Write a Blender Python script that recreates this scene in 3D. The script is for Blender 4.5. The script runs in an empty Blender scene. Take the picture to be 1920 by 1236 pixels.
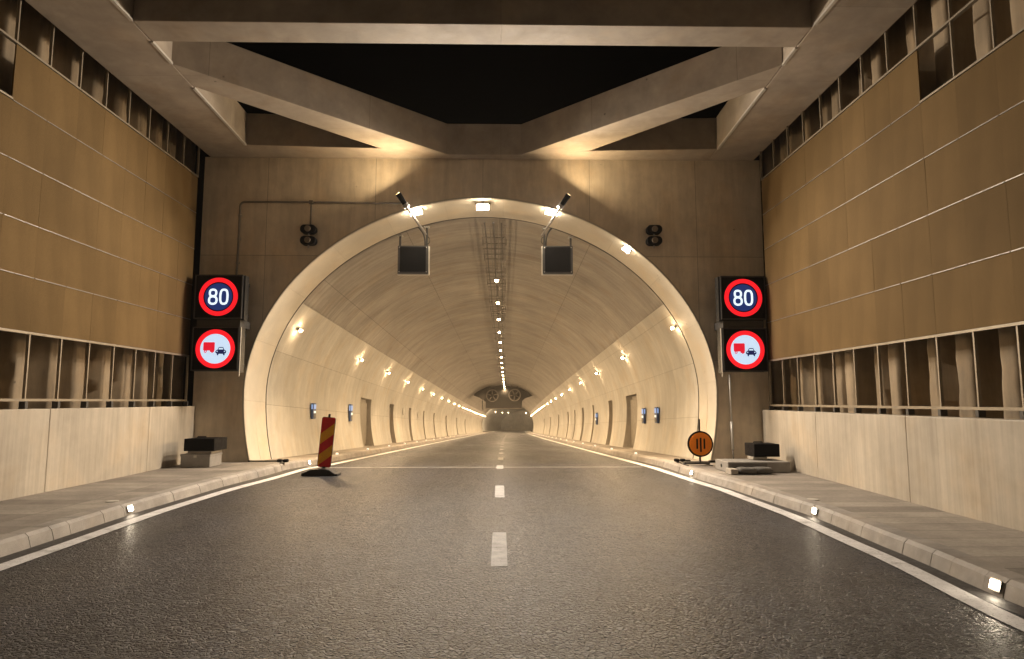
import bpy, bmesh, math, random
from math import sin, cos, pi, radians, sqrt, atan2
from mathutils import Vector, Matrix, noise
random.seed(7)
S = bpy.context.scene
COL = S.collection

# ------------------------------------------------------------------ camera, world, exposure
cam = bpy.data.cameras.new('camera'); cam.sensor_width = 36; cam.lens = 36*1240/1920
cam.clip_start = 0.05; cam.clip_end = 1500
co = bpy.data.objects.new('camera', cam); COL.objects.link(co)
co.location = (0, 0, 1.6)
PITCH = math.atan(134/1240); YAW = math.atan(22*math.cos(PITCH)/1240)
co.rotation_euler = (pi/2 + PITCH, 0, -YAW)
S.camera = co
w = bpy.data.worlds.new('World'); S.world = w; w.use_nodes = True
nt = w.node_tree; bg = nt.nodes['Background']
sky = nt.nodes.new('ShaderNodeTexSky'); sky.sky_type = 'NISHITA'; sky.sun_disc = False
sky.sun_elevation = radians(-6); sky.sun_rotation = radians(200)
nt.links.new(sky.outputs[0], bg.inputs[0]); bg.inputs[1].default_value = 0.05
S.view_settings.view_transform = 'Standard'; S.view_settings.look = 'None'
S.view_settings.exposure = 0; S.view_settings.gamma = 1; S.view_settings.use_curve_mapping = False
S.cycles.use_denoising = True
S.cycles.max_bounces = 8; S.cycles.diffuse_bounces = 5; S.cycles.glossy_bounces = 3; S.cycles.volume_bounces = 1
S.cycles.sample_clamp_indirect = 4.0
S.cycles.use_light_tree = True

# ------------------------------------------------------------------ geometry of the place
DP = 16.25                                  # portal plane
SL = 0.041                                  # downgrade inside the tunnel
def zr(y): return -SL*max(0.0, y-16.0)
def ax(y):                                  # lateral drift of the tunnel axis
    d = max(0.0, y-16.0); e = max(0.0, y-125.0)
    return .004*d + 9e-5*d*d
def lerp(tab, y):
    if y <= tab[0][0]: return tab[0][1]
    for (a, va), (b, vb) in zip(tab, tab[1:]):
        if y <= b:
            t = (y-a)/(b-a); t2 = t*t*(3-2*t); return va+(vb-va)*(.5*t+.5*t2)
    return tab[-1][1]
T_LL = [(-8,-4.6),(4.5,-4.70),(7,-4.83),(10,-4.94),(12,-4.90),(14.6,-4.68),(18,-4.48)]
T_LR = [(-8,3.4),(4.8,3.74),(7,3.96),(9.5,4.08),(12,4.03),(14,3.84),(16,3.70),(19,3.72)]
T_KL = [(-8,-4.95),(4.5,-5.05),(7,-5.13),(10,-5.24),(12.4,-5.20),(15,-5.02),(18,-4.86)]
T_KR = [(-8,3.75),(5.5,4.09),(7,4.22),(9.3,4.35),(11.6,4.25),(14,4.06),(16,4.0),(19,4.02)]
def LL(y): return lerp(T_LL, y)+ax(y)
def LR(y): return lerp(T_LR, y)+ax(y)
def KL(y): return lerp(T_KL, y)+ax(y)
def KR(y): return lerp(T_KR, y)+ax(y)
def WL(y): return lerp([(-8,-7.30),(10,-7.27),(13,-7.26),(16.25,-7.38)], y)
def WR(y): return lerp([(-8,5.78),(8,5.84),(13.5,6.08),(16.25,6.42)], y)
CX0, A, B_UP, B_LO, ZC, NEXP = -.45, 5.76, 4.84, 6.4, 1.84, 1.92
def prof_lat(z):                            # half width at height z above the road
    if z >= ZC: return A*max(0, 1-((z-ZC)/B_UP)**NEXP)**(1/NEXP)
    return A*sqrt(1-((ZC-z)/B_LO)**2)
def prof_pts(z0=.15, n_lo=5, n_up=30):      # left foot -> crown -> right foot : (lateral, z)
    L = []
    for i in range(n_lo): z = z0+(ZC-z0)*i/n_lo; L.append((-prof_lat(z), z))
    for i in range(n_up+1):
        t = pi/2*i/n_up
        L.append((-A*abs(cos(t))**(2/NEXP), ZC+B_UP*abs(sin(t))**(2/NEXP)))
    return L + [(-x, z) for x, z in reversed(L[:-1])]

# ------------------------------------------------------------------ helpers
BASE = {}
def tag(o, label=None, cat=None, group=None, kind=None):
    if label: o['label'] = label
    if cat: o['category'] = cat
    if group: o['group'] = group
    if kind: o['kind'] = kind
    return o
def thing(name, label, cat, loc=(0,0,0), group=None):
    o = bpy.data.objects.new(name, None); o.empty_display_size = .2
    COL.objects.link(o); o.location = loc; BASE[o.name] = Vector(loc)
    return tag(o, label, cat, group)
def obj(name, bm, m, parent=None, smooth=False, bevel=0, base=None):
    """links bm (built in world coordinates) as one object"""
    if base is None: base = BASE[parent.name] if parent else Vector((0,0,0))
    base = Vector(base)
    bmesh.ops.recalc_face_normals(bm, faces=bm.faces)
    bm.transform(Matrix.Translation(-base))
    me = bpy.data.meshes.new(name); bm.to_mesh(me); bm.free()
    ms = m if isinstance(m, (list, tuple)) else [m]
    for k in ms: me.materials.append(k)
    if smooth:
        for p in me.polygons: p.use_smooth = True
    o = bpy.data.objects.new(name, me); COL.objects.link(o)
    if parent: o.parent = parent
    else: o.location = base
    BASE[o.name] = base
    if bevel:
        md = o.modifiers.new('b', 'BEVEL'); md.width = bevel; md.segments = 2; md.limit_method = 'ANGLE'
    if smooth == 'auto':
        md = o.modifiers.new('e', 'EDGE_SPLIT'); md.split_angle = radians(40)
    return o
def B(): return bmesh.new()
def bx(bm, x0, x1, y0, y1, z0, z1, M=None, mi=0):
    vs = [bm.verts.new(Vector(p)) for p in [(x0,y0,z0),(x1,y0,z0),(x1,y1,z0),(x0,y1,z0),(x0,y0,z1),(x1,y0,z1),(x1,y1,z1),(x0,y1,z1)]]
    if M is not None:
        for v in vs: v.co = M @ v.co
    for f in [(0,3,2,1),(4,5,6,7),(0,1,5,4),(1,2,6,5),(2,3,7,6),(3,0,4,7)]:
        bm.faces.new([vs[i] for i in f]).material_index = mi
    return vs
def prism(bm, poly, z0, z1, mi=0):          # plan polygon extruded up
    a = [bm.verts.new((x, y, z0)) for x, y in poly]; b = [bm.verts.new((x, y, z1)) for x, y in poly]
    bm.faces.new(list(reversed(a))).material_index = mi; bm.faces.new(b).material_index = mi
    n = len(poly)
    for i in range(n): bm.faces.new([a[i], a[(i+1)%n], b[(i+1)%n], b[i]]).material_index = mi
def plate(bm, poly, y0, y1, cx=0, cz=0, mi=0):  # XZ polygon extruded along Y
    a = [bm.verts.new((cx+x, y0, cz+z)) for x, z in poly]; b = [bm.verts.new((cx+x, y1, cz+z)) for x, z in poly]
    bm.faces.new(a).material_index = mi; bm.faces.new(list(reversed(b))).material_index = mi
    n = len(poly)
    for i in range(n): bm.faces.new([a[i], b[i], b[(i+1)%n], a[(i+1)%n]]).material_index = mi
def circ(r, n=40, rz=None, cx=0, cz=0):
    rz = rz or r
    return [(cx+r*cos(2*pi*i/n), cz+rz*sin(2*pi*i/n)) for i in range(n)]
def rrect(wd, h, r, n=6):
    out = []
    for sx, sz, a0 in ((1,1,0),(-1,1,pi/2),(-1,-1,pi),(1,-1,3*pi/2)):
        for i in range(n+1):
            a = a0+pi/2*i/n; out.append((sx*(wd/2-r)+r*cos(a), sz*(h/2-r)+r*sin(a)))
    return out
def annulus(bm, ro, ri, y0, y1, cx, cz, n=56, outer=None, inner=None):
    O = outer or circ(ro, n); I = inner or circ(ri, n); n = len(O)
    V = [[bm.verts.new((cx+x, y, cz+z)) for x, z in P] for P, y in ((O,y0),(I,y0),(I,y1),(O,y1))]
    for i in range(n):
        j = (i+1)%n
        for k in range(4):
            bm.faces.new([V[k][i], V[k][j], V[(k+1)%4][j], V[(k+1)%4][i]])
def cyl(bm, p, q, r, n=12, r2=None, mi=0):
    p, q = Vector(p), Vector(q); d = (q-p); u = d.normalized()
    s = u.orthogonal().normalized(); t = u.cross(s); r2 = r if r2 is None else r2
    a = [bm.verts.new(p+(s*cos(2*pi*i/n)+t*sin(2*pi*i/n))*r) for i in range(n)]
    b = [bm.verts.new(q+(s*cos(2*pi*i/n)+t*sin(2*pi*i/n))*r2) for i in range(n)]
    bm.faces.new(a).material_index = mi; bm.faces.new(list(reversed(b))).material_index = mi
    for i in range(n): bm.faces.new([a[i], b[i], b[(i+1)%n], a[(i+1)%n]]).material_index = mi
def tube(bm, pts, r, n=8):
    pts = [Vector(p) for p in pts]; rings = []
    up = None
    for i, p in enumerate(pts):
        d = (pts[min(i+1, len(pts)-1)]-pts[max(i-1, 0)]).normalized()
        if up is None: up = d.orthogonal().normalized()
        s = (up - d*up.dot(d)).normalized(); up = s; t = d.cross(s)
        rings.append([bm.verts.new(p+(s*cos(2*pi*k/n)+t*sin(2*pi*k/n))*r) for k in range(n)])
    for a, b in zip(rings, rings[1:]):
        for k in range(n): bm.faces.new([a[k], a[(k+1)%n], b[(k+1)%n], b[k]])
    bm.faces.new(rings[0]); bm.faces.new(list(reversed(rings[-1])))
def bez(p0, p1, p2, p3, n=12):
    P = [Vector(p) for p in (p0, p1, p2, p3)]
    return [P[0]*(1-t)**3+P[1]*3*t*(1-t)**2+P[2]*3*t*t*(1-t)+P[3]*t**3 for t in [i/n for i in range(n+1)]]
def copy_tree(o, parent=None):
    c = o.copy(); COL.objects.link(c)
    if parent: c.parent = parent
    BASE[c.name] = BASE.get(o.name, Vector())
    for ch in [k for k in KIDS.get(o.name, [])]: copy_tree(ch, c)
    return c
KIDS = {}
def snapshot(o):
    KIDS[o.name] = list(o.children)
    for c in o.children: snapshot(c)
ORD = ['first','second','third','fourth','fifth','sixth','seventh','eighth','ninth','tenth','eleventh','twelfth','thirteenth','fourteenth','fifteenth','sixteenth','seventeenth','eighteenth','nineteenth','twentieth']
TENS = {20:'twenty',30:'thirty',40:'forty',50:'fifty'}
def nth(i):                                 # i from 0
    if i < 20: return ORD[i]
    n = i+1; t = n//10*10
    return (TENS[t]+'-'+ORD[n % 10-1]) if n % 10 else {30:'thirtieth',40:'fortieth',50:'fiftieth'}[n]

# ------------------------------------------------------------------ materials
def newmat(name):
    m = bpy.data.materials.new(name); m.use_nodes = True
    n = m.node_tree.nodes; l = m.node_tree.links
    return m, n, l, n['Principled BSDF']
def coord(n, l, kind='Object', scale=(1,1,1), rot=(0,0,0)):
    t = n.new('ShaderNodeTexCoord'); mp = n.new('ShaderNodeMapping')
    mp.inputs['Scale'].default_value = scale; mp.inputs['Rotation'].default_value = rot
    l.new(t.outputs[kind], mp.inputs[0]); return mp.outputs[0]
def noi(n, l, vec, scale, detail=6, rough=.6, dist=0):
    t = n.new('ShaderNodeTexNoise'); t.inputs['Scale'].default_value = scale
    t.inputs['Detail'].default_value = detail; t.inputs['Roughness'].default_value = rough
    t.inputs['Distortion'].default_value = dist; l.new(vec, t.inputs[0]); return t.outputs[0]
def ramp(n, l, f, stops):
    r = n.new('ShaderNodeValToRGB'); e = r.color_ramp.elements
    while len(e) < len(stops): e.new(.5)
    for k, (p, c) in enumerate(stops):
        e[k].position = p; e[k].color = (*c, 1) if isinstance(c, tuple) else (c, c, c, 1)
    l.new(f, r.inputs[0]); return r.outputs[0]
def mix(n, l, a, b, fac, mode='MULTIPLY'):
    m = n.new('ShaderNodeMix'); m.data_type = 'RGBA'; m.blend_type = mode
    if isinstance(fac, (int, float)): m.inputs[0].default_value = fac
    else: l.new(fac, m.inputs[0])
    for k, v in ((6, a), (7, b)):
        if isinstance(v, tuple): m.inputs[k].default_value = (*v, 1)
        else: l.new(v, m.inputs[k])
    return m.outputs[2]
def bump(n, l, bs, h, strength, dist=.01):
    b = n.new('ShaderNodeBump'); b.inputs['Strength'].default_value = strength; b.inputs['Distance'].default_value = dist
    l.new(h, b.inputs['Height'])
    l.new(b.outputs[0], bs.inputs['Normal']); return b
def flat(name, col, rough=.5, metal=0, bumpy=0, var=.25):
    m, n, l, bs = newmat(name)
    v = coord(n, l); nz = noi(n, l, v, 6)
    c = mix(n, l, col, ramp(n, l, nz, [(.25, 1-var), (.75, 1.0)]), 1)
    l.new(c, bs.inputs['Base Color']); bs.inputs['Roughness'].default_value = rough; bs.inputs['Metallic'].default_value = metal
    r = ramp(n, l, noi(n, l, v, 14), [(.3, max(0, rough-.1)), (.7, min(1, rough+.12))]); l.new(r, bs.inputs['Roughness'])
    if bumpy: bump(n, l, bs, noi(n, l, v, 40), bumpy)
    return m
def emit(name, col, s):
    m, n, l, bs = newmat(name)
    bs.inputs['Base Color'].default_value = (*[min(1, c*.5) for c in col], 1)
    bs.inputs['Emission Color'].default_value = (*col, 1); bs.inputs['Emission Strength'].default_value = s
    return m
def concrete(name, col, kind='Object', streak=(2.5,2.5,.35), plane='xz', joint=(2.4,1.2), jw=.004, jdark=.55, rough=.75, spec=.5, contrast=.35, boards=0, holes=True):
    m, n, l, bs = newmat(name)
    v = coord(n, l, kind)
    big = noi(n, l, v, .55, 5, .62); mid = noi(n, l, v, 3.2, 8, .7); st = noi(n, l, coord(n, l, kind, streak), 1.6, 7, .65, .4)
    c = mix(n, l, col, ramp(n, l, big, [(.3, 1-contrast), (.7, 1.0)]), 1)
    c = mix(n, l, c, ramp(n, l, mid, [(.3, 1-contrast*.55), (.68, 1.0)]), 1)
    c = mix(n, l, c, ramp(n, l, st, [(.3, 1-contrast*.75), (.62, 1.0)]), 1)
    warm = mix(n, l, c, (1.0, .86, .68), ramp(n, l, noi(n, l, v, .9, 4), [(.5, 0.0), (.75, .55)]))
    c = warm
    # plane coords for joints
    sep = n.new('ShaderNodeSeparateXYZ'); t = n.new('ShaderNodeTexCoord'); l.new(t.outputs[kind], sep.inputs[0])
    com = n.new('ShaderNodeCombineXYZ')
    a, b = {'xz':(0,2),'yz':(1,2),'xy':(0,1)}[plane]
    l.new(sep.outputs[a], com.inputs[0]); l.new(sep.outputs[b], com.inputs[1])
    hsum = None
    if joint:
        bk = n.new('ShaderNodeTexBrick'); bk.offset = 0; bk.squash = 1
        bk.inputs['Scale'].default_value = 1; bk.inputs['Mortar Size'].default_value = jw; bk.inputs['Mortar Smooth'].default_value = .3
        bk.inputs['Brick Width'].default_value = joint[0]; bk.inputs['Row Height'].default_value = joint[1]
        bk.inputs['Color1'].default_value = (1,1,1,1); bk.inputs['Color2'].default_value = (.88,.88,.88,1); bk.inputs['Mortar'].default_value = (jdark,)*3+(1,)
        l.new(com.outputs[0], bk.inputs[0]); c = mix(n, l, c, bk.outputs[0], 1); hsum = bk.outputs[1]
    if boards:
        bk2 = n.new('ShaderNodeTexBrick'); bk2.offset = .5
        bk2.inputs['Scale'].default_value = 1; bk2.inputs['Mortar Size'].default_value = .002
        bk2.inputs['Brick Width'].default_value = boards*12; bk2.inputs['Row Height'].default_value = boards
        bk2.inputs['Color1'].default_value = (1,1,1,1); bk2.inputs['Color2'].default_value = (.82,.82,.82,1); bk2.inputs['Mortar'].default_value = (.7,.7,.7,1)
        l.new(com.outputs[0], bk2.inputs[0]); c = mix(n, l, c, bk2.outputs[0], .8)
    if holes:
        vo = n.new('ShaderNodeTexVoronoi'); vo.inputs['Scale'].default_value = 1.1; l.new(v, vo.inputs[0])
        c = mix(n, l, c, ramp(n, l, vo.outputs['Distance'], [(.02, .35), (.035, 1.0)]), .8)
    l.new(c, bs.inputs['Base Color'])
    l.new(ramp(n, l, mid, [(.3, rough-.12), (.7, rough+.1)]), bs.inputs['Roughness'])
    bs.inputs['Specular IOR Level'].default_value = spec
    bmp = bump(n, l, bs, mid, .25, .012)
    if hsum is not None:
        b2 = n.new('ShaderNodeBump'); b2.invert = True; b2.inputs['Strength'].default_value = .6; b2.inputs['Distance'].default_value = .008
        l.new(hsum, b2.inputs['Height']); l.new(bmp.outputs[0], b2.inputs['Normal']); l.new(b2.outputs[0], bs.inputs['Normal'])
    return m

M = {}
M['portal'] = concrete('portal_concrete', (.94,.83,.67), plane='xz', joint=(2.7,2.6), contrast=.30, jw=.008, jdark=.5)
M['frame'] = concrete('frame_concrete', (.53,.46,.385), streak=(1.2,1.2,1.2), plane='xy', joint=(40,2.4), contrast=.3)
M['lowwall'] = concrete('parapet_concrete', (.62,.56,.47), streak=(7,7,.25), plane='yz', joint=(.78,9), jw=.0018, jdark=.75, contrast=.3, rough=.6)
M['ring'] = concrete('mouth_concrete', (.74,.68,.57), kind='UV', streak=(1,1,1), plane='xy', joint=(1.5,3.2), jw=.004, jdark=.7, contrast=.13, rough=.6)
M['vault'] = concrete('vault_concrete', (.53,.495,.45), kind='UV', streak=(.25,3.5,1), plane='xy', joint=(2.6,7.5), jw=.009, jdark=.5, contrast=.32, rough=.7, boards=.16)
M['clad'] = concrete('painted_lining', (.70,.68,.625), kind='UV', streak=(.4,2.0,1), plane='xy', joint=(1.45,2.5), jw=.007, jdark=.6, contrast=.22, rough=.6, spec=.2)
M['niche'] = concrete('niche_concrete', (.52,.48,.42), joint=None, contrast=.3)
M['kerb'] = concrete('kerb_stone', (.46,.43,.40), streak=(2,2,2), joint=None, contrast=.4, rough=.7)
M['pile'] = concrete('pile_concrete', (.44,.35,.24), streak=(3,3,.3), joint=None, contrast=.42, rough=.85)
M['steel'] = flat('galvanised_steel', (.55,.54,.52), .38, .85)
M['pale'] = flat('pale_steel', (.72,.70,.66), .4, .3)
M['black'] = flat('black_coating', (.006,.006,.008), .6, 0)
M['darkgrey'] = flat('dark_grey_coating', (.05,.05,.052), .5, 0)
M['grey'] = flat('grey_plastic', (.16,.15,.145), .55, 0, .1)
for k_ in ('black',): M[k_].node_tree.nodes['Principled BSDF'].inputs['Specular IOR Level'].default_value = .12
M['rubber'] = flat('black_rubber', (.015,.014,.016), .6, 0, .2)
M['white'] = flat('road_paint', (.78,.78,.80), .6, 0, .15, .3)
M['dimmed_worn'] = flat('dimmed_worn_road_paint', (.33,.33,.345), .7, 0, .15, .4)  # road paint with base darkened to offset strong lamp light on the dashes
M['red'] = flat('red_sheeting', (.80,.012,.012), .45)
M['amber'] = flat('amber_sheeting', (1.0,.46,.01), .45)
M['orange'] = flat('orange_sheeting', (1.0,.27,.0), .6, var=.04)
M['case'] = flat('equipment_case', (.30,.29,.28), .55, 0, .1)
M['sack'] = flat('sandbag_cloth', (.12,.115,.11), .9, 0, .5)
M['door'] = flat('niche_door_paint', (.30,.27,.22), .5, .1)
M['blue'] = flat('blue_panel', (.05,.09,.22), .4)

M['steel3'] = flat('dull_conduit', (.24,.22,.20), .5, .4)
def road_mat():
    m, n, l, bs = newmat('asphalt')
    v = coord(n, l)
    big = noi(n, l, coord(n, l, 'Object', (1, .22, 1)), .55, 4)
    fine = noi(n, l, v, 55, 6, .75)
    vo = n.new('ShaderNodeTexVoronoi'); vo.feature = 'DISTANCE_TO_EDGE'; vo.inputs['Scale'].default_value = 21
    wv = noi(n, l, v, 14, 3, .6)
    mv = n.new('ShaderNodeMix'); mv.data_type = 'VECTOR'; mv.inputs[0].default_value = .06
    l.new(v, mv.inputs[4])
    nt2 = n.new('ShaderNodeTexNoise'); nt2.inputs['Scale'].default_value = 9; l.new(v, nt2.inputs[0]); l.new(nt2.outputs['Color'], mv.inputs[5])
    l.new(mv.outputs[1], vo.inputs[0])
    edge = ramp(n, l, vo.outputs[0], [(.0, .35), (.16, 1.0)])
    crack = ramp(n, l, noi(n, l, v, 9, 3, .55, 1.8), [(.455, 1.0), (.50, .15), (.545, 1.0)])
    sx = n.new('ShaderNodeSeparateXYZ'); l.new(v, sx.inputs[0])
    ma = n.new('ShaderNodeMath'); ma.operation = 'MULTIPLY'; ma.inputs[1].default_value = 3.49; l.new(sx.outputs[0], ma.inputs[0])
    mb_ = n.new('ShaderNodeMath'); mb_.operation = 'COSINE'; l.new(ma.outputs[0], mb_.inputs[0])
    track = ramp(n, l, mb_.outputs[0], [(0.0, .74), (.9, 1.10)])
    patch = ramp(n, l, noi(n, l, v, .9, 6, .6, .6), [(.32, .50), (.5, 1.0), (.72, 1.30)])
    spots = n.new('ShaderNodeTexVoronoi'); spots.inputs['Scale'].default_value = 1.4; l.new(v, spots.inputs[0])
    c = mix(n, l, (.022,.026,.042), ramp(n, l, big, [(.3, .75), (.7, 1.15)]), 1)
    c = mix(n, l, c, patch, 1); c = mix(n, l, c, track, 1)
    c = mix(n, l, c, ramp(n, l, spots.outputs['Distance'], [(.03, .35), (.11, 1.0)]), .7)
    longcrack = ramp(n, l, noi(n, l, v, 1.1, 8, .62, .8), [(.489, 1.0), (.50, .25), (.511, 1.0)])
    c = mix(n, l, c, longcrack, .8)
    c = mix(n, l, c, ramp(n, l, fine, [(.36, .25), (.64, 2.0)]), 1)
    c = mix(n, l, c, edge, .85); c = mix(n, l, c, crack, .9)
    l.new(c, bs.inputs['Base Color'])
    l.new(ramp(n, l, big, [(.3, .33), (.72, .49)]), bs.inputs['Roughness'])
    bs.inputs['Specular IOR Level'].default_value = .42; bs.inputs['Specular Tint'].default_value = (.9,.95,1,1)
    h = mix(n, l, edge, fine, .5, 'ADD'); h = mix(n, l, h, crack, 1)
    bump(n, l, bs, h, 1.0, .028)
    return m
M['road'] = road_mat()
def wear(m, lo):
    n = m.node_tree.nodes; l = m.node_tree.links; bs = n['Principled BSDF']
    c0 = bs.inputs['Base Color'].links[0].from_socket; v = coord(n, l)
    k = mix(n, l, ramp(n, l, noi(n, l, v, 38, 6, .75), [(.34, lo), (.44, 1.0)]), ramp(n, l, noi(n, l, v, 2.2, 6, .65), [(.30, lo+.15), (.46, 1.0)]), 1)
    l.new(mix(n, l, c0, k, 1), bs.inputs['Base Color']); bump(n, l, bs, noi(n, l, v, 50, 5), .5, .006)
wear(M['white'], .35); wear(M['dimmed_worn'], .4)
def paver_mat():
    m, n, l, bs = newmat('pavement_slabs')
    v = coord(n, l)
    sep = n.new('ShaderNodeSeparateXYZ'); l.new(v, sep.inputs[0])
    com = n.new('ShaderNodeCombineXYZ'); l.new(sep.outputs[0], com.inputs[0]); l.new(sep.outputs[1], com.inputs[1])
    bk = n.new('ShaderNodeTexBrick'); bk.offset = 0
    bk.inputs['Scale'].default_value = 1; bk.inputs['Mortar Size'].default_value = .006
    bk.inputs['Brick Width'].default_value = 6; bk.inputs['Row Height'].default_value = .42
    bk.inputs['Color1'].default_value = (1,1,1,1); bk.inputs['Color2'].default_value = (.60,.59,.60,1); bk.inputs['Mortar'].default_value = (.32,.31,.30,1)
    l.new(com.outputs[0], bk.inputs[0])
    c = mix(n, l, (.44,.40,.35), bk.outputs[0], 1)
    c = mix(n, l, c, ramp(n, l, noi(n, l, v, 1.3, 7), [(.3, .6), (.7, 1.0)]), 1)
    c = mix(n, l, c, ramp(n, l, noi(n, l, v, 22, 5), [(.3, .75), (.7, 1.0)]), 1)
    l.new(c, bs.inputs['Base Color']); bs.inputs['Roughness'].default_value = .75
    bump(n, l, bs, noi(n, l, v, 60, 4), .4, .005)
    return m
M['pave'] = paver_mat()
def panel_mat():
    m, n, l, bs = newmat('perforated_bronze_sheet')
    v = coord(n, l)
    oi = n.new('ShaderNodeObjectInfo')
    rr = ramp(n, l, oi.outputs['Random'], [(0, .90), (1, 1.05)])
    vo = n.new('ShaderNodeTexVoronoi'); vo.inputs['Scale'].default_value = 75; vo.inputs['Randomness'].default_value = .25; l.new(v, vo.inputs[0])
    st = noi(n, l, coord(n, l, 'Object', (1.6,1.6,.3)), 1.6, 5, .55)
    c = mix(n, l, (.172,.116,.055), ramp(n, l, st, [(.3, .84), (.7, 1.04)]), 1)
    tcw = n.new('ShaderNodeNewGeometry'); big = noi(n, l, tcw.outputs['Position'], .7, 4, .5); c = mix(n, l, c, ramp(n, l, big, [(.3, .82), (.7, 1.08)]), 1)
    c = mix(n, l, c, rr, 1)
    c = mix(n, l, c, ramp(n, l, vo.outputs[0], [(.18, .45), (.34, 1.0)]), .7)
    l.new(c, bs.inputs['Base Color']); bs.inputs['Metallic'].default_value = 0
    bs.inputs['Roughness'].default_value = .8; bs.inputs['Specular IOR Level'].default_value = .12; bs.inputs['Specular Tint'].default_value = (1,.72,.4,1)
    bump(n, l, bs, vo.outputs[0], .25, .004)
    return m
M['panel'] = panel_mat()
LAMPC = (1.0, .68, .37)
M['e_wall'] = emit('wall_lamp_glow', LAMPC, 260)
M['e_ceil'] = emit('crown_lamp_glow', (1.0,.70,.38), 110)
M['e_flood'] = emit('flood_glow', (1.0,.82,.58), 110)
M['e_kerb'] = emit('kerb_lamp_glow', (1.0,.84,.62), 60)
M['e_stud'] = emit('stud_glow', (1.0,.90,.75), 1.0)  # emission stands in for lamp light thrown back by the reflectors
M['e_red'] = emit('sign_red', (1.0,.012,.022), .95)
M['e_white'] = emit('sign_white', (.82,.93,1.0), 1.1)
M['e_navy'] = emit('sign_navy', (.012,.03,.14), .9)
M['e_pale'] = emit('sign_pale_blue', (.60,.76,.95), .95)
M['e_truck'] = emit('sign_truck_red', (.8,.01,.03), .9)
M['e_cab'] = emit('cabinet_display', (.35,.55,1.0), .5)
M['e_cabw'] = emit('cabinet_lamp', (1,.95,.85), .9)
M['e_up'] = emit('uplight_glow', (1.0,.70,.36), 12)

# ------------------------------------------------------------------ setting: ground, road, kerbs, pavements
YS = [-8+.5*i for i in range(64)] + [24+2*i for i in range(60)] + [144+4*i for i in range(40)]
def strip(bm, fx0, fx1, dz, ys, mi=0):
    prev = None
    for y in ys:
        a = bm.verts.new((fx0(y), y, zr(y)+dz)); b = bm.verts.new((fx1(y), y, zr(y)+dz))
        if prev: bm.faces.new([prev[0], prev[1], b, a]).material_index = mi
        prev = (a, b)
bm = B()
prev = None
for y in YS:
    a = [bm.verts.new((x, y, z)) for x, z in ((KL(y)-.02, zr(y)), (ax(y)-.4, zr(y)+.0), (KR(y)+.02, zr(y)))]
    if prev:
        for k in range(2): bm.faces.new([prev[k], prev[k+1], a[k+1], a[k]])
    prev = a
road = tag(obj('road', bm, M['road']), 'dark cracked asphalt carriageway running into the tunnel', 'road', kind='structure')
bm = B(); bx(bm, -300, 300, -300, DP+.3, -1.2, -.35); obj_g = tag(obj('ground', bm, M['niche']), 'dark ground under and around the trough', 'ground', kind='structure')
def ys_between(a, b, st=.5):
    n = max(1, int(round((b-a)/st))); return [a+(b-a)*i/n for i in range(n+1)]
for fn, lab in ((LL, 'solid white edge line on the left'), (LR, 'solid white edge line on the right')):
    bm = B(); strip(bm, lambda y: fn(y)-.098, lambda y: fn(y)+.098, .005, YS)
    tag(obj('edge_line', bm, M['white'], road), lab)
bm = B()
for k in range(32):
    y0 = 6.63+4.62*k
    bm = B(); strip(bm, lambda y: ax(y)-.09, lambda y: ax(y)+.075, .005, ys_between(y0, y0+1.55 if k else y0+1.67, .5))
    obj('centre_dash', bm, M['dimmed_worn'], road)
bm = B(); bx(bm, -4.2, 3.5, 16.42, 16.46, -.010, -.0075)
obj('joint_strip', bm, M['white'], road)
# drain gutter plates along both kerbs (slightly darker asphalt band)
for kf, s in ((KL, 1), (KR, -1)):
    bm = B(); strip(bm, lambda y: kf(y)+s*.01, lambda y: kf(y)+s*.19, .004, YS)
    obj('gutter', bm, M['darkasph'] if 'darkasph' in M else M.setdefault('darkasph', flat('gutter_asphalt', (.035,.032,.032), .6, 0, .3)), road)

def kerb(kf, s, lab):
    """chamfered kerb stones with open joints; s = +1 left side (stone lies towards -x)"""
    bm = B(); y = -6.0; sec = [(0,0),(-.035*s,.12),(-.075*s,.155),(-.26*s,.158),(-.26*s,-.05),(0,-.05)]
    y = -6.0
    while y < 300:
        ln = (random.choice((.33,.5,.5,.4,.25)) if y < 40 else 6.0); y2 = y+ln; g = .0035 if y < 40 else 0
        if y < DP+0 < y2: pass
        n = 1 if y < 40 else 3
        prev = None; j = random.uniform(-.004,.004) if y < 40 else 0
        for i in range(n+1):
            yy = y+g+(ln-2*g)*i/n
            r = [bm.verts.new((kf(yy)+px+j, yy, zr(yy)+pz)) for px, pz in sec]
            if prev:
                for k in range(6): bm.faces.new([prev[k], prev[(k+1)%6], r[(k+1)%6], r[k]])
            else: bm.faces.new(r)
            prev = r
        bm.faces.new(list(reversed(prev))); y = y2
    return tag(obj('kerb', bm, M['kerb']), lab, 'kerb', kind='structure')
kerb(KL, 1, 'row of pale kerb stones on the left of the road')
kerb(KR, -1, 'row of pale kerb stones on the right of the road')
def tunL(y): return CX0+ax(y)-prof_lat(.15)
def tunR(y): return CX0+ax(y)+prof_lat(.15)
for s in (1, -1):
    bm = B(); kf = KL if s == 1 else KR
    wf = (lambda y: (WL(y) if y < DP else tunL(y))-.3*1) if s == 1 else (lambda y: (WR(y) if y < DP else tunR(y))+.3)
    strip(bm, lambda y: kf(y)-.26*s, wf, .15, [y for y in YS if y <= 16] + [DP-.001, DP+.001] + [y for y in YS if y > 16.5])
    tag(obj('pavement', bm, M['pave']), 'raised slab pavement on the %s side of the road' % ('left' if s == 1 else 'right'), 'pavement', kind='structure')

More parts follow.
